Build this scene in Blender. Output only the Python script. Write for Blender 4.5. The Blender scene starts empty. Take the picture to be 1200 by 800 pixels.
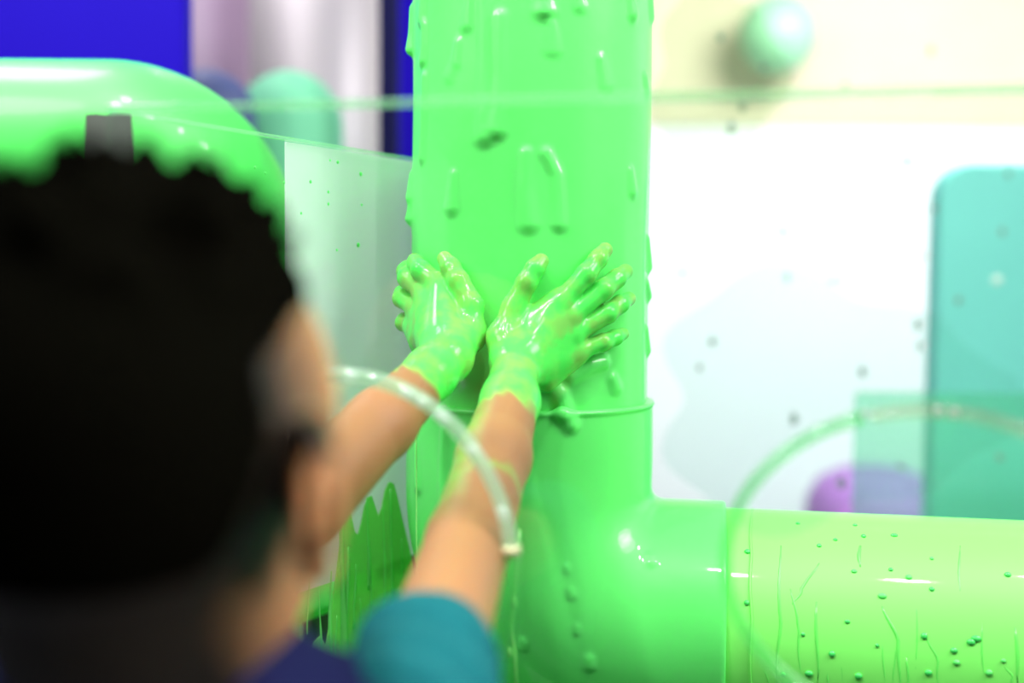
import bpy, bmesh, math, random
import numpy as np
from mathutils import Vector, Matrix

random.seed(7); rng = np.random.default_rng(7)
C = bpy.context.scene.collection
SC = bpy.context.scene

# ------------------------------------------------------------------ camera
FPX = 1290.0
PITCH = math.radians(3.0); ROLL = 0.008
CAM = np.array([0.0, 0.0, 1.2])
fwd = np.array([0, math.cos(PITCH), -math.sin(PITCH)])
up0 = np.array([0, math.sin(PITCH), math.cos(PITCH)]); rt0 = np.array([1.0, 0, 0])
rt = rt0*math.cos(ROLL) + up0*math.sin(ROLL); up = up0*math.cos(ROLL) - rt0*math.sin(ROLL)
cd = bpy.data.cameras.new('camera'); cam = bpy.data.objects.new('camera', cd); C.objects.link(cam)
cd.sensor_width = 36; cd.lens = 36*FPX/1200; cd.clip_start = 0.02
M = Matrix.Identity(4)
for i in range(3):
    M[i][0] = rt[i]; M[i][1] = up[i]; M[i][2] = -fwd[i]; M[i][3] = CAM[i]
cam.matrix_world = M
cd.dof.use_dof = True; cd.dof.focus_distance = 0.955; cd.dof.aperture_fstop = 1.7
SC.camera = cam

# ------------------------------------------------------------------ world, lights, exposure
SC.view_settings.view_transform = 'Standard'; SC.view_settings.look = 'None'
SC.view_settings.exposure = 0.0; SC.view_settings.gamma = 1.0
w = bpy.data.worlds.new('world'); SC.world = w; w.use_nodes = True
w.node_tree.nodes['Background'].inputs[0].default_value = (0.55, 0.6, 0.7, 1)
w.node_tree.nodes['Background'].inputs[1].default_value = 0.02

def area(name, loc, target, power, size, col=(1, 1, 1), shape='DISK'):
    l = bpy.data.lights.new(name, 'AREA'); l.energy = power; l.color = col; l.shape = shape; l.size = size
    if shape == 'RECTANGLE': l.size_y = size
    o = bpy.data.objects.new(name, l); C.objects.link(o); o.location = loc
    d = Vector(target) - Vector(loc); o.rotation_euler = d.to_track_quat('-Z', 'Y').to_euler()
    return o
# downlights over the exhibit, and area lamps to the sides
for k, (x, y, p) in enumerate([(-0.75, 0.20, 11), (-0.35, 0.10, 11), (0.1, 0.15, 9), (0.55, 0.2, 9), (-0.6, 0.55, 9), (0.9, 0.5, 9)]):
    area('downlight_lamp', (x, y, 2.78), (0.1, 1.0, 1.1), p, 0.09, (1.0, 0.98, 0.93))
for (x, y, z, p) in [(1.75, 0.30, 2.45, 17), (1.95, 0.45, 2.35, 17), (1.4, 0.30, 2.5, 15), (-1.3, 0.32, 2.35, 26)]:
    area('side_area_lamp', (x, y, z), (0.1, 0.95, 1.15), p, 0.75, (1.0, 0.97, 0.92))
area('ceiling_area_lamp', (-1.1, 1.5, 2.8), (-.2, 1.05, 1.1), 24, 0.6, (1.0, 0.99, 0.96), 'RECTANGLE')  # lamp added to light the milky sheet from behind
area('side_area_lamp', (1.7, -0.35, 1.78), (-.085, 0.40, 1.15), 0.42, 0.16, (1.0, 0.9, 0.75)).data.spread = 0.24  # narrow lamp added to brighten the child's ear
# bright ceiling panels in the room behind the exhibit, on the right
area('ceiling_area_lamp', (1.45, 2.5, 2.82), (1.5, 4.6, 1.1), 152, 1.2, (0.97, 0.98, 1.0), 'RECTANGLE')
area('ceiling_area_lamp', (-0.9, 2.6, 2.8), (-0.9, 3.0, 1.2), 17, 0.7, (0.95, 0.93, 1.0), 'RECTANGLE')

# ------------------------------------------------------------------ pixel to world helpers (1200 x 800)
def ray(px, py):
    return fwd + rt*((px-600)/FPX) - up*((py-400)/FPX)
def P(px, py, d):
    return CAM + ray(px, py)*d
AX = P(621, 400, 1.06)                       # axis of the near upright pipe
RP = 0.113
def Cy(th, z, off=0.0, r=RP):
    return np.array([AX[0] + (r+off)*math.sin(th), AX[1] - (r+off)*math.cos(th), z])
def S(px, py, off=0.0, r=RP):
    """where the view ray meets the pipe surface raised by off"""
    d = ray(px, py); o = CAM[:2] - AX[:2]; R = r+off
    a = d[0]**2+d[1]**2; b = o[0]*d[0]+o[1]*d[1]; c = o@o - R*R
    disc = b*b-a*c
    t = (-b - math.sqrt(disc))/a if disc > 0 else -b/a
    return CAM + d*t
def theta(p): return math.atan2(p[0]-AX[0], AX[1]-p[1])
YAW = math.radians(10)
U = np.array([math.cos(YAW), -math.sin(YAW), 0]); N = np.array([math.sin(YAW), math.cos(YAW), 0])  # N points away
def on_plane(px, py, p0, n):
    d = ray(px, py); return CAM + d*(((p0-CAM)@n)/(d@n))

# ------------------------------------------------------------------ materials
def mat(name, base, rough=0.5, spec=0.5, metal=0.0, sss=0.0, coat=0.0, bump=0.0, bscale=60, bdist=0.002, var=0.0, vscale=8):
    m = bpy.data.materials.new(name); m.use_nodes = True
    nt = m.node_tree; b = nt.nodes['Principled BSDF']
    b.inputs['Base Color'].default_value = (*base, 1); b.inputs['Roughness'].default_value = rough
    b.inputs['Specular IOR Level'].default_value = spec; b.inputs['Metallic'].default_value = metal
    b.inputs['Coat Weight'].default_value = coat; b.inputs['Coat Roughness'].default_value = 0.05
    if sss:
        b.inputs['Subsurface Weight'].default_value = sss; b.inputs['Subsurface Radius'].default_value = (0.3, 1.0, 0.35); b.inputs['Subsurface Scale'].default_value = 0.008
    tc = nt.nodes.new('ShaderNodeTexCoord')
    if bump:
        n = nt.nodes.new('ShaderNodeTexNoise'); n.inputs['Scale'].default_value = bscale; n.inputs['Detail'].default_value = 4
        bp = nt.nodes.new('ShaderNodeBump'); bp.inputs['Strength'].default_value = bump; bp.inputs['Distance'].default_value = bdist
        nt.links.new(tc.outputs['Object'], n.inputs['Vector']); nt.links.new(n.outputs['Fac'], bp.inputs['Height']); nt.links.new(bp.outputs['Normal'], b.inputs['Normal'])
    if var:
        n = nt.nodes.new('ShaderNodeTexNoise'); n.inputs['Scale'].default_value = vscale; n.inputs['Detail'].default_value = 3
        mx = nt.nodes.new('ShaderNodeMix'); mx.data_type = 'RGBA'
        mx.inputs[6].default_value = (*[c*(1-var) for c in base], 1); mx.inputs[7].default_value = (*[min(1, c*(1+var)) for c in base], 1)
        nt.links.new(tc.outputs['Object'], n.inputs['Vector']); nt.links.new(n.outputs['Fac'], mx.inputs[0]); nt.links.new(mx.outputs[2], b.inputs['Base Color'])
    return m
def clear_mat(name, tint=(0.97, 0.99, 0.98), haze=0.0, haze_col=(0.8, 0.85, 0.85), rough=0.02, gloss=1.0, edge=None):
    """sheet plastic: transparent + fresnel gloss, optional milky haze"""
    m = bpy.data.materials.new(name); m.use_nodes = True; nt = m.node_tree; nt.nodes.clear()
    out = nt.nodes.new('ShaderNodeOutputMaterial'); tr = nt.nodes.new('ShaderNodeBsdfTransparent'); tr.inputs[0].default_value = (*tint, 1)
    gl = nt.nodes.new('ShaderNodeBsdfGlossy'); gl.inputs['Roughness'].default_value = rough; gl.inputs[0].default_value = (gloss, gloss, gloss, 1)
    lw_ = nt.nodes.new('ShaderNodeLayerWeight'); lw_.inputs[0].default_value = 0.5        # Schlick reflectance from the facing angle
    pw = nt.nodes.new('ShaderNodeMath'); pw.operation = 'POWER'; pw.inputs[1].default_value = 5.0; nt.links.new(lw_.outputs['Facing'], pw.inputs[0])
    fr = nt.nodes.new('ShaderNodeMath'); fr.operation = 'MULTIPLY_ADD'; fr.inputs[1].default_value = 0.96; fr.inputs[2].default_value = 0.035; nt.links.new(pw.outputs[0], fr.inputs[0])
    mx = nt.nodes.new('ShaderNodeMixShader'); nt.links.new(fr.outputs[0], mx.inputs[0])
    base = tr.outputs[0]
    if haze:
        df = nt.nodes.new('ShaderNodeBsdfDiffuse'); df.inputs[0].default_value = (*haze_col, 1)
        tl = nt.nodes.new('ShaderNodeBsdfTranslucent'); tl.inputs[0].default_value = (*haze_col, 1)
        h = nt.nodes.new('ShaderNodeMixShader'); h.inputs[0].default_value = 0.5
        nt.links.new(df.outputs[0], h.inputs[1]); nt.links.new(tl.outputs[0], h.inputs[2])
        h2 = nt.nodes.new('ShaderNodeMixShader'); h2.inputs[0].default_value = haze
        nt.links.new(tr.outputs[0], h2.inputs[1]); nt.links.new(h.outputs[0], h2.inputs[2]); base = h2.outputs[0]
    nt.links.new(base, mx.inputs[1]); nt.links.new(gl.outputs[0], mx.inputs[2]); nt.links.new(mx.outputs[0], out.inputs[0])
    return m
SLIME = (0.125, 0.84, 0.165)
m_slime = mat('slime', SLIME, 0.42, 0.3, sss=0.25, coat=0.4, bump=0.12, bscale=35, bdist=0.003)
m_pipe = mat('green_pipe', (0.11, 0.84, 0.15), 0.42, 0.35, coat=.15, bump=0.05, bscale=20)
m_slime_yellow = mat('thin_slime', (0.20, 0.85, 0.14), 0.5, 0.35, coat=.2, bump=0.1, bscale=25)
m_acrylic = clear_mat('acrylic')
m_edge = clear_mat('acrylic_edge', (0.9, 1.0, 0.92), 0.2, (0.55, 0.9, 0.65))
m_trim = clear_mat('clear_trim', (0.9, 1.0, 0.93), 0.4, (0.75, 0.95, 0.82), 0.08)
m_trim_slimed = clear_mat('slimed_trim', (0.8, 1.0, 0.82), 0.18, (0.3, 0.9, 0.4), 0.08)
m_reflection = clear_mat('painted_reflection', (0.97, 0.98, 1), 0.72, (0.93, 0.96, 0.98), 0.2)
m_slimefilm = clear_mat('slime_film', (0.5, 0.97, 0.42), 0.55, (0.42, 0.95, 0.30), 0.1)
m_smudge = clear_mat('smudge', (0.6, 0.68, 0.66), 0.35, (0.5, 0.6, 0.55), 0.1)
m_glint = clear_mat('glint_white', (0.9, 0.97, 0.95), 0.5, (0.95, 1, 1), 0.05)

# ------------------------------------------------------------------ object helpers
def thing(name, label, cat, loc=(0, 0, 0), rotz=0, group=None):
    o = bpy.data.objects.new(name, None); C.objects.link(o); o.location = loc; o.rotation_euler = (0, 0, rotz)
    o.empty_display_size = 0.05
    return tag(o, label, cat, group)
def tag(o, label, cat, group=None):
    o['label'] = label; o['category'] = cat
    if group: o['group'] = group
    return o
def link(name, me, m, parent=None, smooth=True):
    o = bpy.data.objects.new(name, me); C.objects.link(o)
    if m: me.materials.append(m)
    if parent:
        o.parent = parent
        bpy.context.view_layer.update()
        o.matrix_parent_inverse = parent.matrix_world.inverted()
    if smooth: me.polygons.foreach_set('use_smooth', np.ones(len(me.polygons), bool))
    return o
def obj(name, bm, m, parent=None, smooth=False):
    me = bpy.data.meshes.new(name); bmesh.ops.recalc_face_normals(bm, faces=bm.faces); bm.to_mesh(me); bm.free()
    return link(name, me, m, parent, smooth)
def struct(name, bm, m):
    o = obj(name, bm, m); o['kind'] = 'structure'; return o
def box(bm, c, size, ax=None, bev=0.0, seg=2):
    """box at c, size along axes ax (rows)"""
    ax = np.eye(3) if ax is None else np.array(ax)
    r = bmesh.ops.create_cube(bm, size=1)
    for v in r['verts']:
        l = np.array(v.co)*np.array(size); v.co = Vector(np.array(c) + l@ax)
    if bev:
        es = list({e for v in r['verts'] for e in v.link_edges})
        bmesh.ops.bevel(bm, geom=es, offset=bev, segments=seg, profile=0.5, affect='EDGES')
def prism(bm, pts, n, t, bev=0.0):
    """polygon pts (world) extruded along n by t"""
    vs = [bm.verts.new(Vector(p)) for p in pts]; f = bm.faces.new(vs)
    r = bmesh.ops.extrude_face_region(bm, geom=[f]); vv = [g for g in r['geom'] if isinstance(g, bmesh.types.BMVert)]
    bmesh.ops.translate(bm, verts=vv, vec=Vector(np.array(n)*t))
def tube(bm, pts, radii, seg=10, closed=False):
    pts = [Vector(p) for p in pts]; n = len(pts); rings = []
    ref = Vector((0.31, -0.77, 0.55))
    for i, p in enumerate(pts):
        a = pts[(i-1) % n] if closed else pts[max(0, i-1)]; b = pts[(i+1) % n] if closed else pts[min(n-1, i+1)]
        t = (b-a).normalized(); x = t.cross(ref).normalized(); y = t.cross(x)
        r = radii[i] if hasattr(radii, '__len__') else radii
        rings.append([bm.verts.new(p + (x*math.cos(k*2*math.pi/seg) + y*math.sin(k*2*math.pi/seg))*r) for k in range(seg)])
    for i in range(n if closed else n-1):
        A, B = rings[i], rings[(i+1) % n]
        for k in range(seg): bm.faces.new([A[k], A[(k+1) % seg], B[(k+1) % seg], B[k]])
    if not closed:
        bm.faces.new(rings[0][::-1]); bm.faces.new(rings[-1])
def ball(bm, c, r, ax=None, u=14, v=10):
    s = bmesh.ops.create_uvsphere(bm, u_segments=u, v_segments=v, radius=1)
    r = np.array(r if hasattr(r, '__len__') else (r, r, r)); ax = np.eye(3) if ax is None else np.array(ax)
    for q in s['verts']: q.co = Vector(np.array(c) + (np.array(q.co)*r)@ax)

# ------------------------------------------------------------------ implicit surfaces
def smin(a, b, k):
    h = np.maximum(k-np.abs(a-b), 0)/k
    return np.minimum(a, b) - h*h*k*0.25
class Cone:
    def __init__(s, a, b, ra, rb):
        s.a = np.array(a, np.float32); s.b = np.array(b, np.float32); s.ra = ra; s.rb = rb
        s.c = (s.a+s.b)/2; s.R = np.linalg.norm(s.b-s.a)/2 + max(ra, rb)
    def __call__(s, p):
        ba = s.b-s.a; q = p-s.a; h = np.clip(q@ba/max(float(ba@ba), 1e-12), 0, 1)
        q = q - h[:, None]*ba
        return np.sqrt((q*q).sum(1)) - (s.ra + (s.rb-s.ra)*h)
class Ell:
    def __init__(s, c, r, ax=None):
        s.c = np.array(c, np.float32); s.r = np.array(r, np.float32); s.ax = np.eye(3, dtype=np.float32) if ax is None else np.array(ax, np.float32); s.R = float(s.r.max())
    def __call__(s, p):
        q = (p-s.c)@s.ax.T; k0 = np.sqrt(((q/s.r)**2).sum(1)); k1 = np.sqrt(((q/(s.r*s.r))**2).sum(1))+1e-9
        return k0*(k0-1)/k1
def field(prims, k):
    """smooth union; prims items are a primitive or (primitive, own k)"""
    items = [(q if isinstance(q, tuple) else (q, k)) for q in prims]
    def f(p):
        c = (p.min(0)+p.max(0))/2; rad = np.linalg.norm(p.max(0)-p.min(0))/2
        d = np.full(len(p), 0.2, np.float32)
        for q, kk in items:
            if np.linalg.norm(q.c-c) - q.R - rad > 0.04: continue
            d = smin(d, q(p), kk)
        return d
    return f
def surf(f, lo, hi, h, B=12):
    """surface nets on a sparse block grid -> verts, quads"""
    lo = np.array(lo, float); nb = np.ceil((np.array(hi)-lo)/(h*B)).astype(int)
    bi = np.stack(np.meshgrid(*[np.arange(n) for n in nb], indexing='ij'), -1).reshape(-1, 3)
    cen = (lo + (bi+0.5)*B*h).astype(np.float32); keep = []
    for i in range(0, len(cen), 64):
        keep.append(np.abs(f(cen[i:i+64])) < B*h*0.87*1.5 + 0.004)
    bi = bi[np.concatenate(keep)]
    g = np.stack(np.meshgrid(*[np.arange(B+1)]*3, indexing='ij'), -1).reshape(-1, 3)
    NX = (nb*B+2).astype(np.int64)
    key = lambda q: (q[..., 0]*NX[1]+q[..., 1])*NX[2]+q[..., 2]
    VK, VP, QF = [], [], []
    step = 16
    for i in range(0, len(bi), step):
        blk = bi[i:i+step]; idx = blk[:, None]*B + g[None]; n = len(blk)
        D = f((lo + idx.reshape(-1, 3)*h).astype(np.float32)).reshape(n, B+1, B+1, B+1)
        s = D < 0
        c8 = [(a, b, c) for a in (0, 1) for b in (0, 1) for c in (0, 1)]
        sl = lambda A, o: A[:, o[0]:B+o[0], o[1]:B+o[1], o[2]:B+o[2]]
        cnt = sum(sl(s, o).astype(np.int8) for o in c8); act = (cnt > 0) & (cnt < 8)
        if not act.any(): continue
        w_ = np.argwhere(act); acc = np.zeros((len(w_), 3)); m = np.zeros(len(w_))
        vals = {o: D[w_[:, 0], w_[:, 1]+o[0], w_[:, 2]+o[1], w_[:, 3]+o[2]] for o in c8}
        for a in c8:
            for ax in range(3):
                if a[ax]: continue
                b = list(a); b[ax] = 1; b = tuple(b)
                va, vb = vals[a], vals[b]; x = (va < 0) != (vb < 0)
                t = np.where(x, va/np.where(x, va-vb, 1), 0)
                pt = np.tile(np.array(a, float), (len(w_), 1)); pt[:, ax] += t
                acc += pt*x[:, None]; m += x
        cell = blk[w_[:, 0]]*B + w_[:, 1:]
        VK.append(key(cell.astype(np.int64))); VP.append(lo + (cell + acc/m[:, None])*h)
        for ax in range(3):
            o = [0, 0, 0]; o[ax] = 1
            x = sl(s, (0, 0, 0)) != sl(s, tuple(o))
            e = np.argwhere(x)
            if not len(e): continue
            gc = (blk[e[:, 0]]*B + e[:, 1:]).astype(np.int64)
            b_, c_ = (ax+1) % 3, (ax+2) % 3
            eb = np.zeros(3, np.int64); eb[b_] = 1; ec = np.zeros(3, np.int64); ec[c_] = 1
            q = np.stack([key(gc-eb-ec), key(gc-ec), key(gc), key(gc-eb)], 1)
            ins = s[e[:, 0], e[:, 1], e[:, 2], e[:, 3]]
            q[~ins] = q[~ins][:, ::-1]; QF.append(q)
    VK = np.concatenate(VK); VP = np.concatenate(VP); QF = np.concatenate(QF)
    o = np.argsort(VK); VK = VK[o]; VP = VP[o]
    j = np.searchsorted(VK, QF); j = np.clip(j, 0, len(VK)-1)
    ok = (VK[j] == QF).all(1)
    return VP, j[ok]
def mk_mesh(name, V, F):
    me = bpy.data.meshes.new(name); me.vertices.add(len(V)); me.vertices.foreach_set('co', V.astype(np.float32).ravel())
    n = F.shape[1]
    me.loops.add(F.size); me.loops.foreach_set('vertex_index', F.astype(np.int32).ravel())
    me.polygons.add(len(F)); me.polygons.foreach_set('loop_start', np.arange(0, F.size, n, dtype=np.int32))
    me.update(calc_edges=True); me.validate(); return me
def vnormals(V, F):
    fn = np.cross(V[F[:, 2]]-V[F[:, 0]], V[F[:, 3]]-V[F[:, 1]]); vn = np.zeros_like(V)
    for k in range(4): np.add.at(vn, F[:, k], fn)
    return vn/(np.linalg.norm(vn, axis=1)[:, None]+1e-12)
def sub_mesh(name, V, F, VN, sel):
    f = F[sel]; u, inv = np.unique(f, return_inverse=True)
    me = mk_mesh(name, V[u], inv.reshape(f.shape))
    me.polygons.foreach_set('use_smooth', np.ones(len(me.polygons), bool))
    me.normals_split_custom_set_from_vertices(VN[u].tolist()); return me

# ------------------------------------------------------------------ setting
RX0, RX1, RY0, RY1, RH = -2.6, 3.0, -1.8, 4.6, 2.9
def plane_box(x0, x1, y0, y1, z0, z1):
    bm = bmesh.new(); box(bm, ((x0+x1)/2, (y0+y1)/2, (z0+z1)/2), (x1-x0, y1-y0, z1-z0)); return bm
m_floor = mat('floor_vinyl', (0.16, 0.16, 0.18), 0.4, var=0.15)
m_ceil = mat('ceiling_paint', (0.25, 0.25, 0.27), 0.9)
m_dark = mat('dark_wall_paint', (0.015, 0.014, 0.03), 0.8, var=0.1)
m_white = mat('white_wall_paint', (0.82, 0.875, 0.875), 0.7, var=0.05, vscale=1.2)
m_beige = mat('beige_wall_paint', (0.66, 0.59, 0.42), 0.7, var=0.06)
struct('floor', plane_box(RX0, RX1, RY0, RY1, -0.1, 0), m_floor)
struct('ceiling', plane_box(RX0, RX1, RY0, RY1, RH, RH+0.1), m_ceil)
struct('wall_left', plane_box(RX0-0.1, RX0, RY0, RY1, 0, RH), m_dark)
struct('wall_right', plane_box(RX1, RX1+0.1, RY0, RY1, 0, RH), m_white)
struct('wall_front', plane_box(RX0, RX1, RY0-0.1, RY0, 0, RH), m_dark)
ZB = float(P(1000, 150, 4.6)[2])
struct('wall_back', plane_box(RX0, RX1, RY1, RY1+0.1, 0, RH), m_white)
struct('trim_1', plane_box(0.1, RX1, RY1-0.02, RY1, ZB, RH), m_beige)

# ------------------------------------------------------------------ the near pipe, its elbow and its branch
pipe = thing('slime_pipe', 'slime-coated bright green upright pipe with an elbow, gripped by the child', 'pipe', (AX[0], AX[1], 0))
ZC = float(S(640, 483, 0.006)[2])                        # rim of the elbow socket
BR = 0.1266; RS = 0.1185                                 # bend radius, socket radius
zb = float(P(775, 573, 1.06)[2])                         # height of the bend centre
bc = np.array([AX[0], AX[1], zb]) + U*BR                 # bend centre
zt = zb - BR                                             # branch axis height
LS = float((on_plane(850, 640, AX, N)-bc)@U)            # socket length past the bend
up_cone = lambda: None
# hands first: their joints shape the slime that webs to the pipe
def finger(js, rs): return [Cone(js[i], js[i+1], rs[i], rs[i+1]) for i in range(len(js)-1)]
rw = S(604, 424, 0.030); rw2 = P(598, 470, 0.868)
R_fing = [
    finger([S(657, 355, .0125), S(687, 321, .0140), S(701, 303, .0105), S(709, 293, .0080)], [.0092, .0086, .0078, .0068]),
    finger([S(668, 371, .0130), S(707, 339, .0142), S(723, 326, .0105), S(733, 318, .0080)], [.0092, .0087, .0079, .0068]),
    finger([S(671, 392, .0125), S(712, 367, .0140), S(727, 356, .012), S(737, 350, .0078)], [.0088, .0083, .0075, .0064]),
    finger([S(671, 413, .0115), S(707, 401, .0122), S(721, 395, .010), S(730, 391, .0068)], [.0080, .0074, .0066, .0056]),
    finger([S(590, 396, .024), S(602, 360, .0165), S(617, 331, .0155), S(627, 315, .012), S(634, 306, .0095)], [.0125, .0100, .0088, .0082, .0068])]
R_palm = [Cone(rw, S(656, 357, .0125), .0165, .0098), Cone(rw, S(667, 373, .013), .0165, .0098), Cone(rw, S(670, 393, .0125), .0165, .0094), Cone(S(618, 432, .026), S(671, 413, .0115), .0165, .0090),
          Cone(rw, S(590, 396, .024), .0165, .0135), Cone(S(590, 396, .022), S(655, 350, .008), .0115, .0085), Cone(S(640, 444, .012), S(676, 416, .009), .011, .009)]
lw = P(523, 419, 0.900)
L_thumb = finger([S(549, 392, .025), S(552, 358, .0185), S(537, 329, .0165), S(528, 313, .013), S(521, 303, .0100)], [.0140, .0105, .0092, .0084, .0068])
def wrap(p0, steps, off, rs):
    th, z = theta(p0), p0[2]; js = [p0]
    for (a, b), o in zip(steps, off):
        th += a; z += b; js.append(Cy(th, z, o))
    return finger(js, rs)
l_mcp = [S(516, 334, .014), S(498, 343, .015), S(489, 362, .015), S(487, 383, .013)]
L_fing = [wrap(l_mcp[0], [(-.17, .013), (-.12, .006), (-.09, .003)], (.0175, .0125, .0085), [.0092, .0087, .0078, .0068]),
          wrap(l_mcp[1], [(-.19, .013), (-.13, .006), (-.10, .004)], (.0180, .0130, .0085), [.0092, .0087, .0078, .0068]),
          wrap(l_mcp[2], [(-.20, .009), (-.13, .004), (-.10, .002)], (.0175, .0125, .0080), [.0088, .0083, .0075, .0064]),
          wrap(l_mcp[3], [(-.17, .003), (-.11, .002), (-.09, .000)], (.0150, .0105, .0070), [.0080, .0074, .0066, .0056]), L_thumb]
L_palm = [Cone(lw, q, .0165, .0098) for q in l_mcp] + [Cone(lw, S(549, 392, .025), .0170, .0150), Cone(S(549, 390, .020), S(520, 342, .008), .0120, .0085), Cone(S(500, 400, .022), l_mcp[3], .0150, .009)]

class Drip:
    """a run of slime down the pipe: px column(s), from y0 to y1, radius"""
    def __init__(s, pts, r0, r1, sink=0.35, r=RP):
        s.seg = []; r0 *= 1.2; r1 *= 1.2; sink += .22
        n = len(pts)
        for i in range(n-1):
            ra = r0+(r1-r0)*(i/(n-1))**2; rb = r0+(r1-r0)*((i+1)/(n-1))**2
            s.seg.append(Cone(S(*pts[i], -ra*sink, r), S(*pts[i+1], -rb*sink, r), ra, rb))
        s.c = np.mean([q.c for q in s.seg], 0); s.R = max(np.linalg.norm(q.c-s.c)+q.R for q in s.seg)
    def __call__(s, p):
        d = s.seg[0](p)
        for q in s.seg[1:]: d = np.minimum(d, q(p))
        return d
drips = [
    Drip([(567, -30), (568, 60), (569, 120), (570, 160)], .003, .0075), Drip([(588, 20), (588, 90), (586, 130), (583, 152)], .0035, .0068),
    Drip([(637, -40), (638, 0), (638, 12)], .004, .0078), Drip([(737, -40), (737, 0), (738, 16)], .003, .006),
    Drip([(498, -40), (498, 0), (498, 22)], .003, .0055), Drip([(499, 30), (499, 55), (499, 70)], .003, .0052), Drip([(499, 90), (498, 150), (498, 184)], .0028, .0048),
    Drip([(538, 50), (537, 75), (537, 88)], .002, .0085, .75), Drip([(646, 30), (646, 58)], .002, .0075, .75), Drip([(703, 70), (703, 98)], .002, .0085, .75),
    Drip([(532, 205), (532, 243)], .0022, .0058), Drip([(617, 180), (616, 220), (620, 262)], .0032, .0070, .5), Drip([(640, 180), (652, 205), (654, 240), (654, 262)], .0032, .0052, .45),
    Drip([(738, 200), (738, 224)], .002, .0048), Drip([(484, 10), (483, 40), (482, 58)], .0026, .0046), Drip([(483, 205), (482, 232)], .002, .0046), Drip([(482, 244), (482, 256)], .003, .0052),
    Drip([(759, -20), (759, 20)], .003, .0050), Drip([(758, 280), (757, 312)], .002, .0050), Drip([(757, 330), (757, 346)], .002, .0046), Drip([(756, 385), (756, 410)], .0022, .0045),
    Drip([(716, 444), (718, 453)], .0040, .0056, .6), Drip([(640, 446), (655, 462), (662, 486)], .0062, .0066, .2), Drip([(668, 440), (690, 428), (706, 424)], .006, .005, .2), Drip([(755, 90), (755, 108)], .002, .004), Drip([(552, -10), (550, 30)], .002, .0045, .6), Drip([(676, -10), (677, 8)], .002, .0045, .6),
   
]
class Tube:
    """upright coated cylinder with a gently uneven skin"""
    c = np.array([AX[0], AX[1], 1.2], np.float32); R = 1.0
    def __call__(s, p):
        x = p[:, 0]-AX[0]; y = p[:, 1]-AX[1]; th = np.arctan2(x, -y)
        n = 0.0009*np.sin(5*th+1.3+3*np.sin(7*p[:, 2]))*np.sin(9*p[:, 2]+th*2) + 0.0006*np.sin(17*th+0.5*np.sin(11*p[:, 2])+.7)*np.sin(6*p[:, 2]+1) - 0.0005
        return np.sqrt(x*x+y*y) - RP - n
class Elbow:
    c = np.array([AX[0], AX[1], 1.0], np.float32); R = 1.0
    def __call__(s, p):
        q = p-bc; u = q@U; v = q@N; z = q[:, 2]
        # quarter torus: centre line radius BR in the (u, z) plane, from -u to -z
        up_ = np.sqrt((u+BR)**2+v*v); si_ = np.sqrt((z+BR)**2+v*v); to_ = np.sqrt((np.sqrt(u*u+z*z)-BR)**2+v*v)
        bend_ = np.where((u <= 0) & (z <= 0), to_, np.where(z > 0, np.where(u > 0, np.minimum(up_, si_), up_), si_))-RS
        inner = smin(up_-RS, si_-RS, .014)                    # soft web in the crook
        bend_ = np.where((u > -.03) & (z > -.03), np.minimum(bend_, np.where((u > -.03) & (z > -.03), inner, 1)), bend_)
        cap = np.maximum(z-(ZC-zb), u-LS)
        w_ = .003
        d = np.minimum(np.maximum(bend_, cap)+w_, 0) + np.sqrt(np.maximum(bend_+w_, 0)**2+np.maximum(cap+w_, 0)**2)-w_
        lip = np.sqrt((up_-RS+.0008)**2+(z-(ZC-zb)+.002)**2)-.0026
        return np.minimum(d, lip) - 0.0006*np.sin(18*u+4*np.sin(14*z))*np.sin(23*z+9*v)
_elb = Elbow()
def SE(px, py, off=0.0):
    d = ray(px, py).astype(np.float32); t = .78
    for _ in range(60): t += .8*float(_elb((CAM+d*t)[None].astype(np.float32))[0])
    q = CAM+d*t; e = .002
    g = np.array([float(_elb((q+np.eye(3)[i]*e)[None].astype(np.float32))[0]-_elb((q-np.eye(3)[i]*e)[None].astype(np.float32))[0]) for i in range(3)])
    return q + g/np.linalg.norm(g)*off
class ElbowDrip(Drip):
    def __init__(s, pts, r0, r1, sink):
        s.k = .0025 if sink > .6 else .006; n = len(pts); rr = [r0+(r1-r0)*(i/(n-1))**2 for i in range(n)]; js = [SE(*p, -q*sink) for p, q in zip(pts, rr)]
        s.seg = [Cone(js[i], js[i+1], rr[i], rr[i+1]) for i in range(n-1)]
        s.c = np.mean([q.c for q in s.seg], 0); s.R = max(np.linalg.norm(q.c-s.c)+q.R for q in s.seg)
el_drips = [ElbowDrip([(660, 486), (665, 490), (669, 497)], .0070, .0070, .45), ElbowDrip([(613, 752), (612, 758)], .0062, .0066, .72), ElbowDrip([(690, 774), (690, 779)], .0088, .0092, .80),
            ElbowDrip([(669, 692), (670, 697)], .0062, .0066, .82), ElbowDrip([(664, 664), (664, 668)], .003, .0036, .75), ElbowDrip([(545, 505), (543, 560), (540, 600)], .004, .0075, .6), ElbowDrip([(762, 652), (763, 658)], .0075, .008, .86),
            ElbowDrip([(488, 525), (490, 570)], .0025, .0055, .4), ElbowDrip([(520, 505), (519, 550), (521, 596)], .003, .0070, .5), ElbowDrip([(676, 735), (676, 740)], .004, .0045, .8)]
class Shrunk:
    def __init__(s, q, e): s.q = q; s.e = e; s.c = q.c; s.R = q.R
    def __call__(s, p): return s.q(p)+s.e
webs = [(Shrunk(q, .0022), .009) for q in R_palm+L_palm]+[(Shrunk(q, .0026), .0045) for q in sum(R_fing, [])+sum(L_fing, [])]
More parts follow.
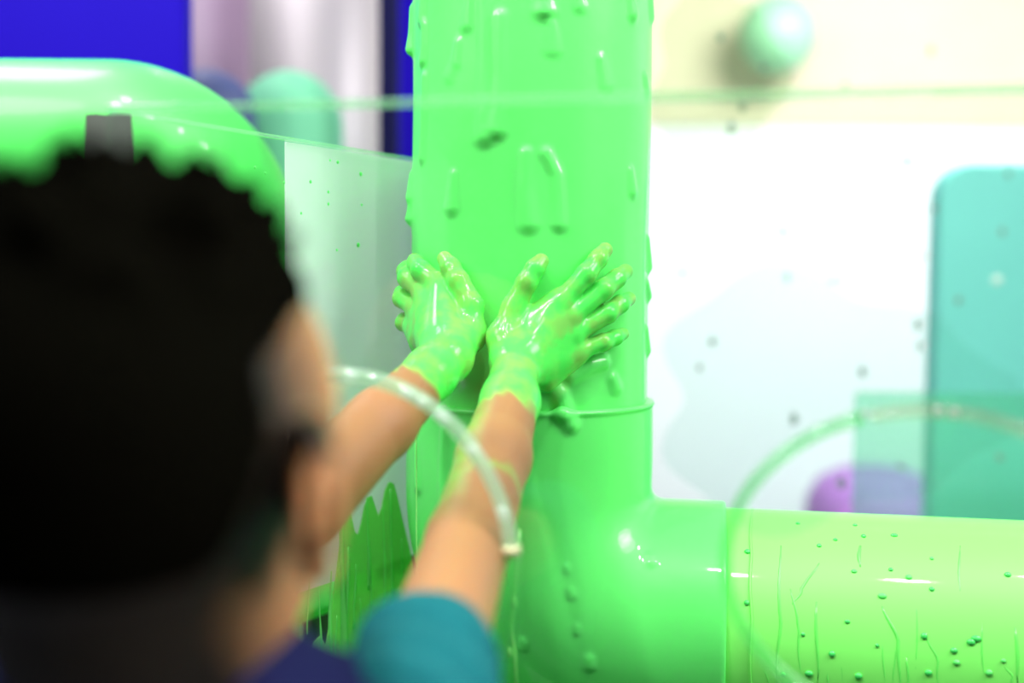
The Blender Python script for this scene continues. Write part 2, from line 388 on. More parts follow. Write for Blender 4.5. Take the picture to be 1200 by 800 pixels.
def coat(bound, dr, tube_part, h, lo, hi, name, extra=()):
    f = field([tube_part]+[(d, getattr(d, 'k', .006)) for d in dr]+list(extra), .007)
    V, F = surf(f, lo, hi, h); VN = vnormals(V, F)
    base = tube_part(V.astype(np.float32)); fc = base[F].mean(1)
    cen = V[F].mean(1).astype(np.float32)
    if dr:
        D = np.stack([d(cen) for d in dr], 1); who = D.argmin(1); isd = (fc > 0.0003) & (D.min(1) < 0.004)
    else:
        who = np.zeros(len(F), int); isd = np.zeros(len(F), bool)
    for k in range(len(dr)):
        if (isd & (who == k)).sum() <= 12: isd &= who != k
    o = link(name, sub_mesh(name, V, F, VN, ~isd), m_slime, pipe)
    for k in range(len(dr)):
        s = isd & (who == k)
        if s.sum() > 12: link('slime_drip', sub_mesh('slime_drip', V, F, VN, s), m_slime, o)
    return o
coat(None, drips, Tube(), .0018, (AX[0]-.15, AX[1]-.15, ZC-.02), (AX[0]+.15, AX[1]+.15, 1.70), 'upright_pipe', webs)
coat(None, el_drips, Elbow(), .0020, (AX[0]-.16, AX[1]-.2, zt-.14), (bc+U*(LS+.03)+N*.14)+np.array([.03, 0, .14]), 'elbow_fitting')
bm = bmesh.new(); tube(bm, [(AX[0], AX[1], 1.66), (AX[0], AX[1], RH)], RP-.001, 64); obj('pipe_riser', bm, m_slime, pipe, True)
# branch pipe with specks, runs and a strand
h0 = bc + U*(LS-.03) - np.array([0, 0, BR])
RB = 0.112
def H(px, py, off=0.0):
    """view ray against the branch pipe"""
    d = ray(px, py); o = CAM-h0; dp = d-U*(d@U); op = o-U*(o@U); R = RB+off
    a = dp@dp; b = op@dp; c = op@op-R*R; disc = b*b-a*c
    t = (-b-math.sqrt(disc))/a if disc > 0 else -b/a
    return CAM+d*t
bm = bmesh.new()
pts = [h0+U*s for s in np.linspace(0, 1.0, 30)]; tube(bm, pts, RB, 96)
branch = obj('branch_pipe', bm, m_slime_yellow, pipe, True)
m_speck = mat('dark_slime_speck', (0.06, 0.66, 0.12), 0.25)
speck_px = [(960, 639), (935, 613), (1002, 615), (1012, 628), (1048, 627), (1001, 669), (1065, 676), (993, 728), (941, 743), (975, 766), (876, 646), (1028, 756), (1088, 788), (1181, 673), (1138, 752), (1121, 776), (1159, 788), (1176, 774), (918, 790), (948, 789), (1006, 792), (1118, 762), (1144, 748), (875, 706), (1034, 698), (1092, 690), (979, 632), (1092, 654), (1044, 667), (1083, 745)]
for (x, y) in speck_px:
    bm = bmesh.new(); c = H(x, y, .0003); n = c-h0; n = n-U*(n@U); n /= np.linalg.norm(n); t = np.cross(n, U)
    r = random.uniform(.0016, .0030); ball(bm, c, (r*random.uniform(.9, 1.5), r, r*.7), [U, t, n], 10, 8)
    obj('slime_speck', bm, m_speck if random.random() < .75 else m_slime, branch, True)
def run_on(fn, pts, r, m, name, parent, seg=8, flat=None):
    bm = bmesh.new(); P_ = []
    for i in range(len(pts)-1):
        for s in np.linspace(0, 1, 7)[:-1]: P_.append(fn(pts[i][0]+(pts[i+1][0]-pts[i][0])*(s*s*(3-2*s)) + 1.2*math.sin(pts[i][1]*.7+s*5), pts[i][1]+(pts[i+1][1]-pts[i][1])*s))
    P_.append(fn(*pts[-1])); n = len(P_)
    rr = [r*(0.55+0.45*math.sin(math.pi*min(1, i/(n-1)*.9+.1))) for i in range(n)]
    tube(bm, P_, rr, seg); return obj(name, bm, m, parent, True)
Hs = lambda x, y: H(x, y, -.0009)
m_brun = mat('branch_slime_run', (.13, .78, .11), .35)
run_px = [[(927, 690), (936, 740), (938, 800)], [(957, 705), (958, 800)], [(914, 640), (914, 730), (910, 800)], [(1033, 710), (1053, 750), (1054, 810)], [(1073, 700), (1074, 800)], [(1085, 740), (1098, 775), (1100, 810)],
          [(1150, 730), (1153, 800)], [(1190, 735), (1192, 800)], [(1007, 640), (1008, 665)], [(970, 785), (972, 810)], [(895, 780), (902, 810)], [(1035, 750), (1036, 810)], [(1048, 755), (1047, 810)], [(1124, 640), (1125, 700)], [(960, 660), (940, 690), (928, 710)], [(1177, 778), (1186, 795), (1188, 815)], [(986, 770), (986, 810)], [(1063, 770), (1063, 810)]]
for k, q in enumerate(run_px): run_on(Hs, q, random.uniform(.0010, .0019), m_brun, 'slime_run', branch)
run_on(lambda x, y: H(x, y, .0008), [(881, 596), (880, 660), (880, 740), (880, 830)], .0011, m_slime_yellow, 'slime_run', branch)

# ------------------------------------------------------------------ the big green bend on the left
d2 = 1.30; r2 = 0.100
b2 = P(133, 292, d2)                                    # bend centre
R2 = 0.219-r2
bend = thing('drain_pipe', 'thick smooth green pipe bending down behind the child', 'pipe', (b2[0]+R2, b2[1], 0))
bm = bmesh.new()
pts = [b2 + np.array([(RX0-b2[0])*(1-i/12), 0, R2]) for i in range(12)] + [b2 + R2*np.array([math.sin(a), 0, math.cos(a)]) for a in np.linspace(0, math.pi/2, 30)] + [b2+np.array([R2, 0, -z]) for z in np.linspace(0.05, b2[2]-.45, 12)]
tube(bm, pts, r2, 64); obj('bent_pipe', bm, m_pipe, bend, True)
bm = bmesh.new()
tube(bm, [b2+np.array([R2, 0, -.60]), b2+np.array([R2, 0, -.66])], r2+.012, 48); obj('pipe_collar', bm, m_pipe, bend, True)

# ------------------------------------------------------------------ acrylic enclosure
ca = math.radians(10.5); pu = np.array([math.cos(ca), -math.sin(ca), 0]); pn = np.array([math.sin(ca), math.cos(ca), 0])
corner = P(128, 131, 0.72); ZT = float(corner[2]); ZP = 0.56; TH = 0.006
front = thing('acrylic_guard', 'clear acrylic front panel with two round arm holes, the child reaching through one', 'panel', (corner[0], corner[1], ZP))
def pl(px, py):
    q = on_plane(px, py, corner, pn)-corner; return np.array([q@pu, q[2]])
c1 = pl(400, 668); a1 = abs(pl(602, 668)[0]-c1[0]); b1 = abs(pl(400, 439)[1]-c1[1])
c2 = pl(1085, 668); a2 = abs(c2[0]-pl(850, 668)[0]); b2_ = abs(pl(1085, 481)[1]-c2[1])
PW = 1.0
def poly_spline(cu, pts):
    sp = cu.splines.new('POLY'); sp.points.add(len(pts)-1); sp.use_cyclic_u = True
    for q, p in zip(sp.points, pts): q.co = (p[0], p[1], 0, 1)
def ellipse(c, a, b, n=96): return [(c[0]+a*math.cos(t), c[1]+b*math.sin(t)) for t in np.linspace(0, 2*math.pi, n, endpoint=False)]
cu = bpy.data.curves.new('cut', 'CURVE'); cu.dimensions = '2D'; cu.fill_mode = 'BOTH'; cu.extrude = TH/2
poly_spline(cu, [(0, ZP-ZT), (PW, ZP-ZT), (PW, 0), (0, 0)])
poly_spline(cu, ellipse(c1, a1, b1)); poly_spline(cu, ellipse(c2, a2, b2_))
tmp = bpy.data.objects.new('cut', cu); C.objects.link(tmp)
dg = bpy.context.evaluated_depsgraph_get(); dg.update()
me = bpy.data.meshes.new_from_object(tmp.evaluated_get(dg)); bpy.data.objects.remove(tmp); bpy.data.curves.remove(cu)
me.name = 'acrylic_sheet'; me.materials.clear()
W3 = lambda s, t, n=0.0: corner + pu*s + np.array([0, 0, t]) + pn*n
co = np.zeros(len(me.vertices)*3); me.vertices.foreach_get('co', co); co = co.reshape(-1, 3)
co = np.array([W3(*q) for q in co]); me.vertices.foreach_set('co', co.ravel()); me.update()
sheet = link('acrylic_sheet', me, m_acrylic, front, smooth=False)
def arc(c, a, b, t0, t1, r, m, name):
    n = max(3, int(abs(t1-t0)/0.06)); bm = bmesh.new()
    tube(bm, [W3(c[0]+a*math.cos(t), c[1]+b*math.sin(t)) for t in np.linspace(t0, t1, n)], r, 14)
    return obj(name, bm, m, front, True)
m_trimwarm = clear_mat('clear_trim_warm', (1.0, .95, .9), 0.12, (.95, .85, .8), .08)
arc(c1, a1, b1, 0.16, math.pi*1.75, .0048, m_trim, 'hole_trim'); arc(c1, a1, b1, -math.pi*.25, 0.145, .0046, m_trim_slimed, 'slimed_trim')
j1 = arc(c1, a1, b1, .130, .172, .0058, mat('trim_joint', (.75, .75, .45), .3), 'trim_joint')
arc(c2, a2, b2_, 1.9, math.pi*1.9, .0044, m_trim_slimed, 'slimed_trim'); arc(c2, a2, b2_, -.1*math.pi, 1.86, .0044, m_trimwarm, 'hole_trim')
bm = bmesh.new(); box(bm, W3(PW/2, 0.0015), (PW, TH+.001, .006), [pu, pn, [0, 0, 1]], .001); obj('top_edge', bm, m_edge, front)
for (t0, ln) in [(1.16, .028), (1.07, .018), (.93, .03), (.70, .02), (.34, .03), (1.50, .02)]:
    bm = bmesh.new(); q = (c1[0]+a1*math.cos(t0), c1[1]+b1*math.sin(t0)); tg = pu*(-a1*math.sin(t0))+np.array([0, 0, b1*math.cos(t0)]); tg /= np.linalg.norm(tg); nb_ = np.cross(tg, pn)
    ball(bm, W3(q[0], q[1], -.0028), (ln*.22, .0036, .0036), [tg, pn, nb_], 14, 10); obj('painted_glint', bm, m_glint, front, True)  # pale beads painting the lamp highlights along the trim
# specks and splashes on the front sheet
smud = [(1075, 380, 9), (1078, 405, 6), (1010, 435, 8), (845, 45, 8), (857, 150, 7), (1062, 190, 7), (1180, 205, 6), (1173, 272, 7), (1082, 300, 8), (917, 272, 9), (985, 330, 6), (1122, 352, 9), (1094, 245, 6), (922, 325, 7), (835, 400, 8), (1022, 270, 7), (895, 80, 7), (870, 125, 6), (985, 565, 10), (1055, 545, 8), (820, 430, 7), (1170, 535, 6), (905, 250, 6), (800, 320, 6), (990, 100, 6), (930, 490, 8), (1090, 60, 6)]
for (x, y, s) in smud:
    bm = bmesh.new(); q = pl(x, y); r = s*.72/FPX*.5*random.uniform(.8, 1.2)
    ball(bm, W3(q[0], q[1], -TH/2), (r, .0012, r*random.uniform(1, 1.7)), [pu, pn, [0, 0, 1]], 10, 8); obj('splash_mark', bm, m_smudge, front, True)
for (x, y) in [(975, 327), (1167, 328), (1013, 484), (1098, 481), (1117, 483)]:
    bm = bmesh.new(); q = pl(x, y); ball(bm, W3(q[0], q[1], -TH/2), (.0028, .0022, .0028), [pu, pn, [0, 0, 1]], 12, 10); obj('painted_glint', bm, m_glint, front, True)  # white dots painted as glints on the sheet and second trim

# faint smears of thinned slime dried on the front sheet
m_smear = clear_mat('slime_smear', (.955, 1.0, .99), .03, (.55, .9, .75), .1); m_smear_green = clear_mat('green_smear', (.95, 1.0, .93), .03, (.5, .95, .45), .1)
for (x, y, w_, h_, mm) in [(960, 470, 175, 130, m_smear), (838, 85, 66, 90, m_smear_green)]:
    c_ = pl(x, y); bm = bmesh.new(); ph = random.uniform(0, 6)
    ps = [W3(c_[0]+w_*.72/FPX*math.cos(t)*(1+.13*math.sin(3*t+ph)+.07*math.sin(7*t+ph)), c_[1]+h_*.72/FPX*math.sin(t)*(1+.13*math.sin(3*t+ph)+.07*math.sin(7*t+ph)), -TH/2-.0006-.0001*(x % 5)) for t in np.linspace(0, 2*math.pi, 60, endpoint=False)]
    prism(bm, ps, pn, .0004); obj('slime_smear', bm, mm, front)
# side sheet, from the taped corner back past the pipe
sc0 = P(128, 131, 0.80); pe = P(480, 187, 1.0); pe = CAM + (pe-CAM)*((sc0[2]-CAM[2])/(pe[2]-CAM[2]))
sv = pe-sc0; sv[2] = 0; sl = np.linalg.norm(sv); sv /= sl; sn = np.array([sv[1], -sv[0], 0])   # sn faces the pipe and camera
side = thing('acrylic_side_panel', 'clear acrylic side panel, with a milky painted reflection, slimed low, running behind the upright pipe', 'panel', (sc0[0]+.01, sc0[1]+.01, ZP-.1))
def sp_(px, py):
    q = on_plane(px, py, sc0, sn)-sc0; return np.array([q@sv, q[2]])
SW = lambda s, t, n=0.0: sc0 + sv*s + np.array([0, 0, t]) + sn*n
bm = bmesh.new(); box(bm, SW(.27, (ZP-.08-sc0[2])/2, 0), (.54, .005, sc0[2]-ZP+.08), [sv, sn, [0, 0, 1]]); obj('acrylic_sheet', bm, m_acrylic, side)
bm = bmesh.new(); box(bm, SW(.27, 0.001, 0), (.54, .0052, .003), [sv, sn, [0, 0, 1]]); obj('top_edge', bm, m_edge, side)
s0 = sp_(338, 300)[0]
bm = bmesh.new(); tb_ = sp_(430, 668)[1]; box(bm, SW((s0+.53)/2, tb_/2-.001, -.0035), (.53-s0, .0015, -tb_), [sv, sn, [0, 0, 1]]); obj('painted_reflection', bm, m_reflection, side)  # milky sheet painting a bright reflection in the clear panel
film = [(388, 690), (393, 650), (396, 622), (400, 600), (404, 594), (408, 604), (412, 622), (416, 626), (420, 612), (424, 592), (428, 582), (432, 580), (436, 592), (440, 604), (444, 594), (448, 574), (453, 564), (458, 566), (463, 584), (468, 606), (476, 640), (484, 676), (492, 720), (500, 830), (300, 830), (316, 800), (338, 776), (352, 762), (358, 772), (364, 752), (372, 744), (378, 756), (383, 730)]
bm = bmesh.new(); prism(bm, [SW(*sp_(x, y), .0028) for x, y in film], sn, .0012); obj('slime_film', bm, m_slimefilm, side)
def side_run(x, y0, y1, r, m):
    bm = bmesh.new(); n = 14; ps = []; rs = []; ph = random.uniform(0, 6)
    for i in range(n+1):
        f = i/n; q = sp_(x + 1.3*math.sin(ph+f*4), y0+(y1-y0)*f); ps.append(SW(q[0], q[1], .0042)); rs.append(r*(.35+.65*f**.7)*(1+.25*math.sin(ph*3+f*9)))
    tube(bm, ps, rs, 8); obj('slime_run', bm, m, side, True)
m_run = mat('pale_slime_run', (.16, .74, .16), .25)
for (x, y0, y1, r) in [(357, 658, 742, .0009), (371, 690, 770, .0010), (384, 668, 800, .0019), (397, 598, 800, .0042), (403, 640, 800, .0030), (412, 660, 735, .0014), (427, 582, 690, .0017), (430, 640, 800, .0012), (446, 590, 720, .0011), (455, 572, 800, .0022), (468, 630, 790, .0014), (479, 668, 800, .0012), (344, 720, 800, .0010), (433, 470, 500, .0009), (390, 720, 790, .0012), (418, 700, 800, .0012)]:
    side_run(x, y0, y1, r, m_run)
for (x, y, r) in [(420, 204, .0018), (393, 190, .0015), (361, 213, .0014), (382, 225, .0012), (417, 287, .002), (382, 239, .0013), (421, 240, .0011), (330, 214, .0011), (350, 250, .0011), (392, 293, .0011), (296, 196, .0012), (308, 203, .0011), (384, 188, .001)]:
    bm = bmesh.new(); q = sp_(x, y); ball(bm, SW(q[0], q[1], .003), (r, r*.6, r*1.2), [sv, sn, [0, 0, 1]], 8, 6); obj('slime_speck', bm, m_slime, side, True)

# tape over the corner
bm = bmesh.new(); m_tape = mat('grey_tape', (.13, .155, .135), .45, bump=.3, bscale=90, bdist=.0005)
tc_ = [(100, 134), (112, 133), (125, 134.5), (140, 133), (154, 134), (155, 175), (154, 262), (128, 263), (101, 262), (100, 180)]
prism(bm, [on_plane(x, y, sc0-pn*.0035, pn) for x, y in tc_], pn, .0011)
t_ = obj('tape_strip', bm, m_tape); tag(t_, 'dark grey strip of tape on the top corner of the clear side panel', 'tape')
# ------------------------------------------------------------------ catch tub under it all
tub = thing('catch_tub', 'black catch tub under the pipes holding dark green slime', 'tub', (0.1, 1.2, 0))
m_black = mat('black_plastic', (.012, .014, .013), .35); m_pool = mat('slime_pool', (.02, .35, .04), .12, bump=.3, bscale=6, bdist=.02)
TA = [pu, pn, [0, 0, 1]]
def tb(s0, s1, n0, n1, z0, z1, name, m):
    bm = bmesh.new(); c = corner*np.array([1, 1, 0]) + pu*((s0+s1)/2)+pn*((n0+n1)/2)+np.array([0, 0, (z0+z1)/2])
    box(bm, c, (s1-s0, n1-n0, z1-z0), TA, .006); return obj(name, bm, m, tub)
tb(-.4, 1.1, -.02, .02, 0, ZP, 'tub_wall', m_black); tb(-.4, 1.1, 1.0, 1.04, 0, .80, 'tub_wall', m_black)
tb(-.44, -.40, -.02, 1.04, 0, .62, 'tub_wall', m_black); tb(1.1, 1.14, -.02, 1.04, 0, .62, 'tub_wall', m_black)
tb(-.4, 1.1, .02, 1.0, .36, .44, 'slime_pool', m_pool)
# slimed block behind the side panel
bm = bmesh.new(); lc = P(372, 694, 1.22); la = math.radians(-24)
box(bm, lc, (.105, .11, .044), [[math.cos(la)*.9, -.35, -math.sin(la)], [.35, .93, 0], [math.sin(la), 0, math.cos(la)]], .012, 4)
lg = obj('slime_ledge', bm, m_pipe, bend, True)
bm = bmesh.new(); tube(bm, [lc+np.array([-.02, .02, -.01]), lc+np.array([-.15, .03, -.06])], .02, 16); obj('ledge_arm', bm, m_black, bend, True)
bm = bmesh.new(); kc = P(313, 757, 1.0); m_chrome = mat('chrome', (.85, .85, .8), .15, metal=1)
tube(bm, [P(302, 741, 1.0), P(325, 772, 1.0)], .006, 16); ball(bm, P(302, 741, 1.0), .0075); ball(bm, P(325, 772, 1.0), .0075)
tube(bm, [P(320, 766, 1.0), P(330, 790, 1.005), np.array([*P(330, 790, 1.01)[:2], .43])], .005, 12)
k_ = obj('chrome_rod', bm, m_chrome, None, True); tag(k_, 'small shiny chrome rod beside the slimed green block', 'rod')

# ------------------------------------------------------------------ hanging strands of slime
m_strand = mat('slime_strand', (.25, .85, .2), .15, sss=.3)
def strand(pts, r, label, drops=()):
    bm = bmesh.new(); tube(bm, pts, r, 8)
    for c, q in drops: ball(bm, c, (q, q, q*2.2))
    o = obj('slime_strand', bm, m_strand, None, True); tag(o, label, 'slime', 'strings of slime hanging from the arms')
strand([P(487, 462, .93), P(488, 540, .93), P(488, 620, .93), P(489, 720, .93)], .0007, 'thin straight string of slime hanging below the left wrist')
strand([P(609, 620, .80), P(606, 650, .80), P(603, 700, .80), P(599, 730, .80), P(603, 765, .80), P(606, 830, .80)], .0011, 'wavy string of slime hanging beside the right elbow', [(P(602, 706, .80), .0024), (P(597, 764, .80), .0018)])

# ------------------------------------------------------------------ far things
m_blue = mat('blue_panel', (.010, .0005, .40), .6, .08, var=.08, vscale=2); m_blue_shade = mat('shaded_blue', (.003, .003, .05), .6, .1)  # second one: dark copy of the blue for the post's shaded face
bm = bmesh.new(); x1 = P(220, 60, 1.75)[0]; box(bm, (x1-.55, 1.78, 1.15), (1.1, .05, 2.3), None, .008)
o = obj('blue_partition', bm, m_blue); tag(o, 'deep blue partition board behind the bent green pipe at left', 'partition')
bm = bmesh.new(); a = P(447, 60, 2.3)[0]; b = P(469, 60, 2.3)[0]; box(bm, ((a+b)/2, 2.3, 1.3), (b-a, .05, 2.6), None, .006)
o = obj('blue_post_shade', bm, m_blue_shade); tag(o, 'dark strip painting the shaded face of the blue post, left of the upright pipe', 'post')  # dark strip put in for shade on the blue post's left side
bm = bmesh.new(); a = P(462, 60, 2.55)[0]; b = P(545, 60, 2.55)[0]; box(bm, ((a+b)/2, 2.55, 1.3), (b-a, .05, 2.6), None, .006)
o = obj('blue_post', bm, m_blue); tag(o, 'bright blue post behind the dark strip of its shaded face and the upright pipe', 'post')
def column(name, px0, px1, d, h, m, label, cat, dome=0):
    a = P(px0, 300, d)[0]; b = P(px1, 300, d)[0]; r = (b-a)/2; bm = bmesh.new(); x = (a+b)/2
    ps = [(x, d, 0), (x, d, h*.5)]; rs = [r, r]
    if dome:
        for t in np.linspace(0, math.pi/2*.98, 9): ps.append((x, d, h-dome+dome*math.sin(t))); rs.append(r*math.cos(t))
    else: ps.append((x, d, h)); rs.append(r)
    tube(bm, ps, rs, 40); o = obj(name, bm, m, None, True); tag(o, label, cat); return o
m_col = mat('silver_column', (.42, .38, .39), .5, metal=.2); m_mauve = mat('mauve_column', (.28, .19, .28), .5)
column('silver_column', 296, 448, 3.0, 2.6, m_col, 'shiny pale silver round column in the blurred background', 'column')
column('mauve_column', 180, 304, 3.4, 2.6, m_mauve, 'dull mauve round column beside the silver column', 'column')
column('green_bollard', 278, 402, 2.35, float(P(330, 86, 2.35)[2]), mat('green_foam', (.16, .55, .33), .7), 'tall blurred green foam post with a domed top', 'post', .12)
column('navy_bollard', 190, 300, 2.15, float(P(250, 84, 2.15)[2]), mat('navy_foam', (.05, .07, .20), .6), 'tall blurred navy foam post beside the green one', 'post', .09)
# right-hand side
def round_panel(name, x0, x1, z1, y, t, r, m, label, cat):
    pts = [(x0, y, 0), (x1, y, 0)]
    pts += [(x1-r+r*math.cos(a), y, z1-r+r*math.sin(a)) for a in np.linspace(0, math.pi/2, 8)] + [(x0+r-r*math.sin(a), y, z1-r+r*math.cos(a)) for a in np.linspace(0, math.pi/2, 8)]
    bm = bmesh.new(); prism(bm, pts, (0, 1, 0), t); o = obj(name, bm, m); tag(o, label, cat)
    md = o.modifiers.new('b', 'BEVEL'); md.width = .008; md.segments = 3; return o
m_teal = mat('teal_foam', (.17, .62, .58), .6, var=.1, vscale=4)
round_panel('teal_partition', P(1098, 400, 2.15)[0], P(1400, 400, 2.15)[0], float(P(1150, 192, 2.15)[2]), 2.15, .06, .065, m_teal, 'teal partition board with a rounded top corner at the right', 'partition')
m_mint = clear_mat('mint_acrylic', (.72, .96, .84), .12, (.5, .9, .7))
round_panel('mint_screen', P(1004, 400, 1.92)[0], P(1420, 400, 1.92)[0], float(P(1100, 460, 1.92)[2]), 1.92, .008, .01, m_mint, 'low mint tinted clear screen in front of the teal partition', 'screen')
bm = bmesh.new(); pc = P(1030, 600, 3.9); pr = .245
ps = []; rs = []
zt_ = float(P(1030, 546, 3.9)[2])
for z, r in [(0, .9), (.03, 1.0), (zt_*.55, 1.02), (zt_*.78, .98), (zt_*.9, .82), (zt_*.97, .5), (zt_, .08)]: ps.append((pc[0], 3.9, z)); rs.append(pr*r)
tube(bm, ps, rs, 40); pf = obj('purple_pouf', bm, mat('purple_fabric', (.42, .17, .55), .7, var=.15), None, True); tag(pf, 'round purple pouf on the floor beyond the branch pipe', 'pouf')
bm = bmesh.new(); gc = P(912, 40, 4.25); ball(bm, gc, .150, None, 32, 20)
gb = thing('hanging_globe', 'blurred green globe hanging high by the bright back wall', 'globe', tuple(gc))
obj('globe_shade', bm, mat('green_globe', (.32, .68, .40), .4), gb, True)
bm = bmesh.new(); tube(bm, [gc+np.array([0, 0, .145]), (gc[0], gc[1], RH)], .006, 8); obj('hanging_cord', bm, m_white, gb, True)

# ------------------------------------------------------------------ the child
kid = thing('person', 'child from behind in navy shirt with teal sleeves, slimy hands on the green pipe', 'person', (-.14, .46, 0))
hc = P(160, 566, 0.43); hy = math.radians(2); hp = math.radians(1)
hx = np.array([math.cos(hy), -math.sin(hy), 0]); hf0 = np.array([math.sin(hy), math.cos(hy), 0])
hf = hf0*math.cos(hp) - np.array([0, 0, math.sin(hp)]); hz = np.cross(hx, hf)
HA = np.array([hx, hf, hz]); L = lambda x, y, z: hc + np.array([x, y, z])@HA
nk = P(185, 800, .445); 
sR = P(478, 850, .50); sL = np.array([-.245, .53, float(sR[2])+.005])
tc2 = np.array([-.148, .46, float(sR[2])])
eR = P(550, 634, .728); eL = P(352, 592, .745)
head = [Ell(L(0, -.012, .028), (.073, .090, .078), HA), Ell(L(0, .022, .026), (.067, .058, .068), HA), Ell(L(0, .018, -.025), (.057, .064, .068), HA), Cone(L(0, .060, -.085), L(0, .066, -.085), .022, .020), Cone(L(.032, .03, -.058), L(.010, .062, -.086), .018, .013), Cone(L(-.032, .03, -.058), L(-.010, .062, -.086), .018, .013),
        Ell(L(.035, .055, -.032), (.022, .02, .022), HA), Ell(L(-.035, .055, -.032), (.022, .02, .022), HA), (Cone(L(0, .083, -.002), L(0, .099, -.03), .0065, .0085), .010), (Cone(L(.008, .090, -.033), L(-.008, .090, -.033), .006, .006), .006),
        (Cone(L(-.014, .082, -.054), L(.014, .082, -.054), .0055, .0055), .005), (Cone(L(-.012, .080, -.063), L(.012, .080, -.063), .006, .006), .005), (Cone(L(.016, .082, .014), L(.042, .068, .012), .006, .006), .010), (Cone(L(-.016, .082, .014), L(-.042, .068, .012), .006, .006), .010)]
for sx in (1, -1):
    e = L(sx*.0715, -.034, .005)
    ring = [e + np.array([sx*(.006+.009*max(0, -math.cos(t))), .016*math.cos(t)-.006, .0235*math.sin(t)])@HA for t in np.linspace(0, 2*math.pi, 13)]
    head += [(Cone(ring[i], ring[i+1], .0042, .0042), .004) for i in range(12)]
    head += [(Ell(e + np.array([sx*.004, 0, 0])@HA, (.005, .013, .026), HA), .006), (Cone(e+np.array([sx*.006, .004, -.028])@HA, e+np.array([sx*.006, .006, -.033])@HA, .006, .006), .006)]
body = head + [Cone(nk+np.array([0, .0, -.02]), L(0, -.02, -.05), .043, .040),
    Cone(tc2+np.array([-.075, 0, -.03]), tc2+np.array([.075, 0, -.03]), .044, .044), Cone(tc2+np.array([-.05, 0, -.10]), tc2+np.array([.05, 0, -.10]), .062, .062),
    Cone(tc2+np.array([-.045, .0, -.26]), tc2+np.array([.045, .0, -.26]), .060, .060), Cone(tc2+np.array([-.045, 0, -.40]), tc2+np.array([.045, 0, -.40]), .064, .064), Cone(tc2+np.array([0, 0, -.1]), tc2+np.array([0, 0, -.40]), .066, .066)]
zh = float(tc2[2])-.42
for sx in (1, -1):
    hip = np.array([tc2[0]+sx*.06, .46, zh]); kn = np.array([tc2[0]+sx*.07, .475, .29]); an = np.array([tc2[0]+sx*.075, .45, .07])
    body += [Cone(hip, kn, .066, .045), Cone(kn, an, .044, .028), Cone(an+np.array([0, -.015, -.03]), an+np.array([sx*.01, .09, -.045]), .028, .022), Cone(kn+np.array([0, -.012, -.07]), an, .04, .026)]
armR = [Cone(sR, eR, .0275, .0275), Cone(eR, eR*.45+rw2*.55, .0275, .0262), Cone(eR*.45+rw2*.55, rw2, .0262, .0222), Cone(rw2, rw, .0222, .0185)]
armL = [Cone(sL, eL, .032, .0290), Cone(eL, eL*.5+lw*.5, .0310, .0260), Cone(eL*.5+lw*.5, eL*.12+lw*.88, .0255, .0205), Cone(eL*.12+lw*.88, lw, .0205, .0185)]
def arm_field(arm, palm, fings):
    fa = field(arm+palm, .010); ff = [field(f_, .004) for f_ in fings]
    def f(p):
        base = fa(p); d = base
        for g in ff: d = np.minimum(d, smin(base, g(p), .005))
        return d
    return f
def bounds(prims, pad):
    a = np.array([np.minimum(q.a-q.R*0-max(q.ra, q.rb), q.b-max(q.ra, q.rb)) for q in prims]).min(0); b = np.array([np.maximum(q.a+max(q.ra, q.rb), q.b+max(q.ra, q.rb)) for q in prims]).max(0)
    return a-pad, b+pad
Vs, Fs, sl_a, st_a = [], [], [], []
off = 0
fbody = field(body, .030)
lo = np.array([tc2[0]-.22, tc2[1]-.16, 0.0]); hi = np.array([tc2[0]+.22, tc2[1]+.22, float(L(0, 0, .13)[2])])
V, F = surf(fbody, lo, hi, .0040)
Vs.append(V); Fs.append(F); off += len(V); sl_a.append(np.zeros(len(V)))
q = (V-hc)@HA.T
hair_shade = np.clip((q[:, 2] + .15 - 2.2*np.clip(q[:, 1]-.0, 0, 1))/.05, 0, 1)*np.clip((.028-q[:, 1] + 1.2*np.clip(q[:, 2]-.06, 0, .05) + .9*np.clip(-.045-q[:, 2], 0, .05))/.075, 0, 1); ear_ = (np.abs(q[:, 0]) > .0735) & (np.abs(q[:, 1]+.036) < .024) & (q[:, 2] < .02)  # stubble on the scalp, run on down the neck to paint its shade
st_a.append(np.where(ear_ | (q[:, 2] < -.16), 0, hair_shade))
for arm, palm, fings, wst, el in ((armR, R_palm, R_fing, rw, eR), (armL, L_palm, L_fing, lw, eL)):
    al = arm+palm+sum(fings, []); a, b = bounds(al, .006)
    V, F = surf(arm_field(arm, palm, fings), a, b, .0014)
    ax_ = (wst-el)/np.linalg.norm(wst-el); t = (V-wst)@ax_                       # metres past the wrist
    t = t + .0035*np.sin(V[:, 0]*260+V[:, 1]*90) + .003*np.sin(V[:, 0]*520+V[:, 2]*330+1)
    s = np.clip((t+(.088 if arm is armR else .060))/.012, 0, 1)
    tips = np.min([np.linalg.norm(V-f_[-1].b, axis=1) for f_ in fings], 0)
    s = s*(0.92 - .55*np.clip(1-tips/.012, 0, 1))
    if arm is armR:
        leftside = np.clip(-(V[:, 0]-np.interp(V[:, 1], [sR[1], eR[1], wst[1]], [sR[0], eR[0], wst[0]]))/.016, 0, 1)
        s = np.maximum(s, .40*leftside*np.clip((t+.24)/.05, 0, 1))
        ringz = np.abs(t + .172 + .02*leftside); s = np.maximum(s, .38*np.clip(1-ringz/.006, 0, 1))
    Vs.append(V); Fs.append(F+off); off += len(V); sl_a.append(s); st_a.append(np.zeros(len(V)))
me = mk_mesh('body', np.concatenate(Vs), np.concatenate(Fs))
for nm, dat in (('slime', sl_a), ('stubble_shade', st_a)):
    at = me.attributes.new(nm, 'FLOAT', 'POINT'); at.data.foreach_set('value', np.concatenate(dat).astype(np.float32))
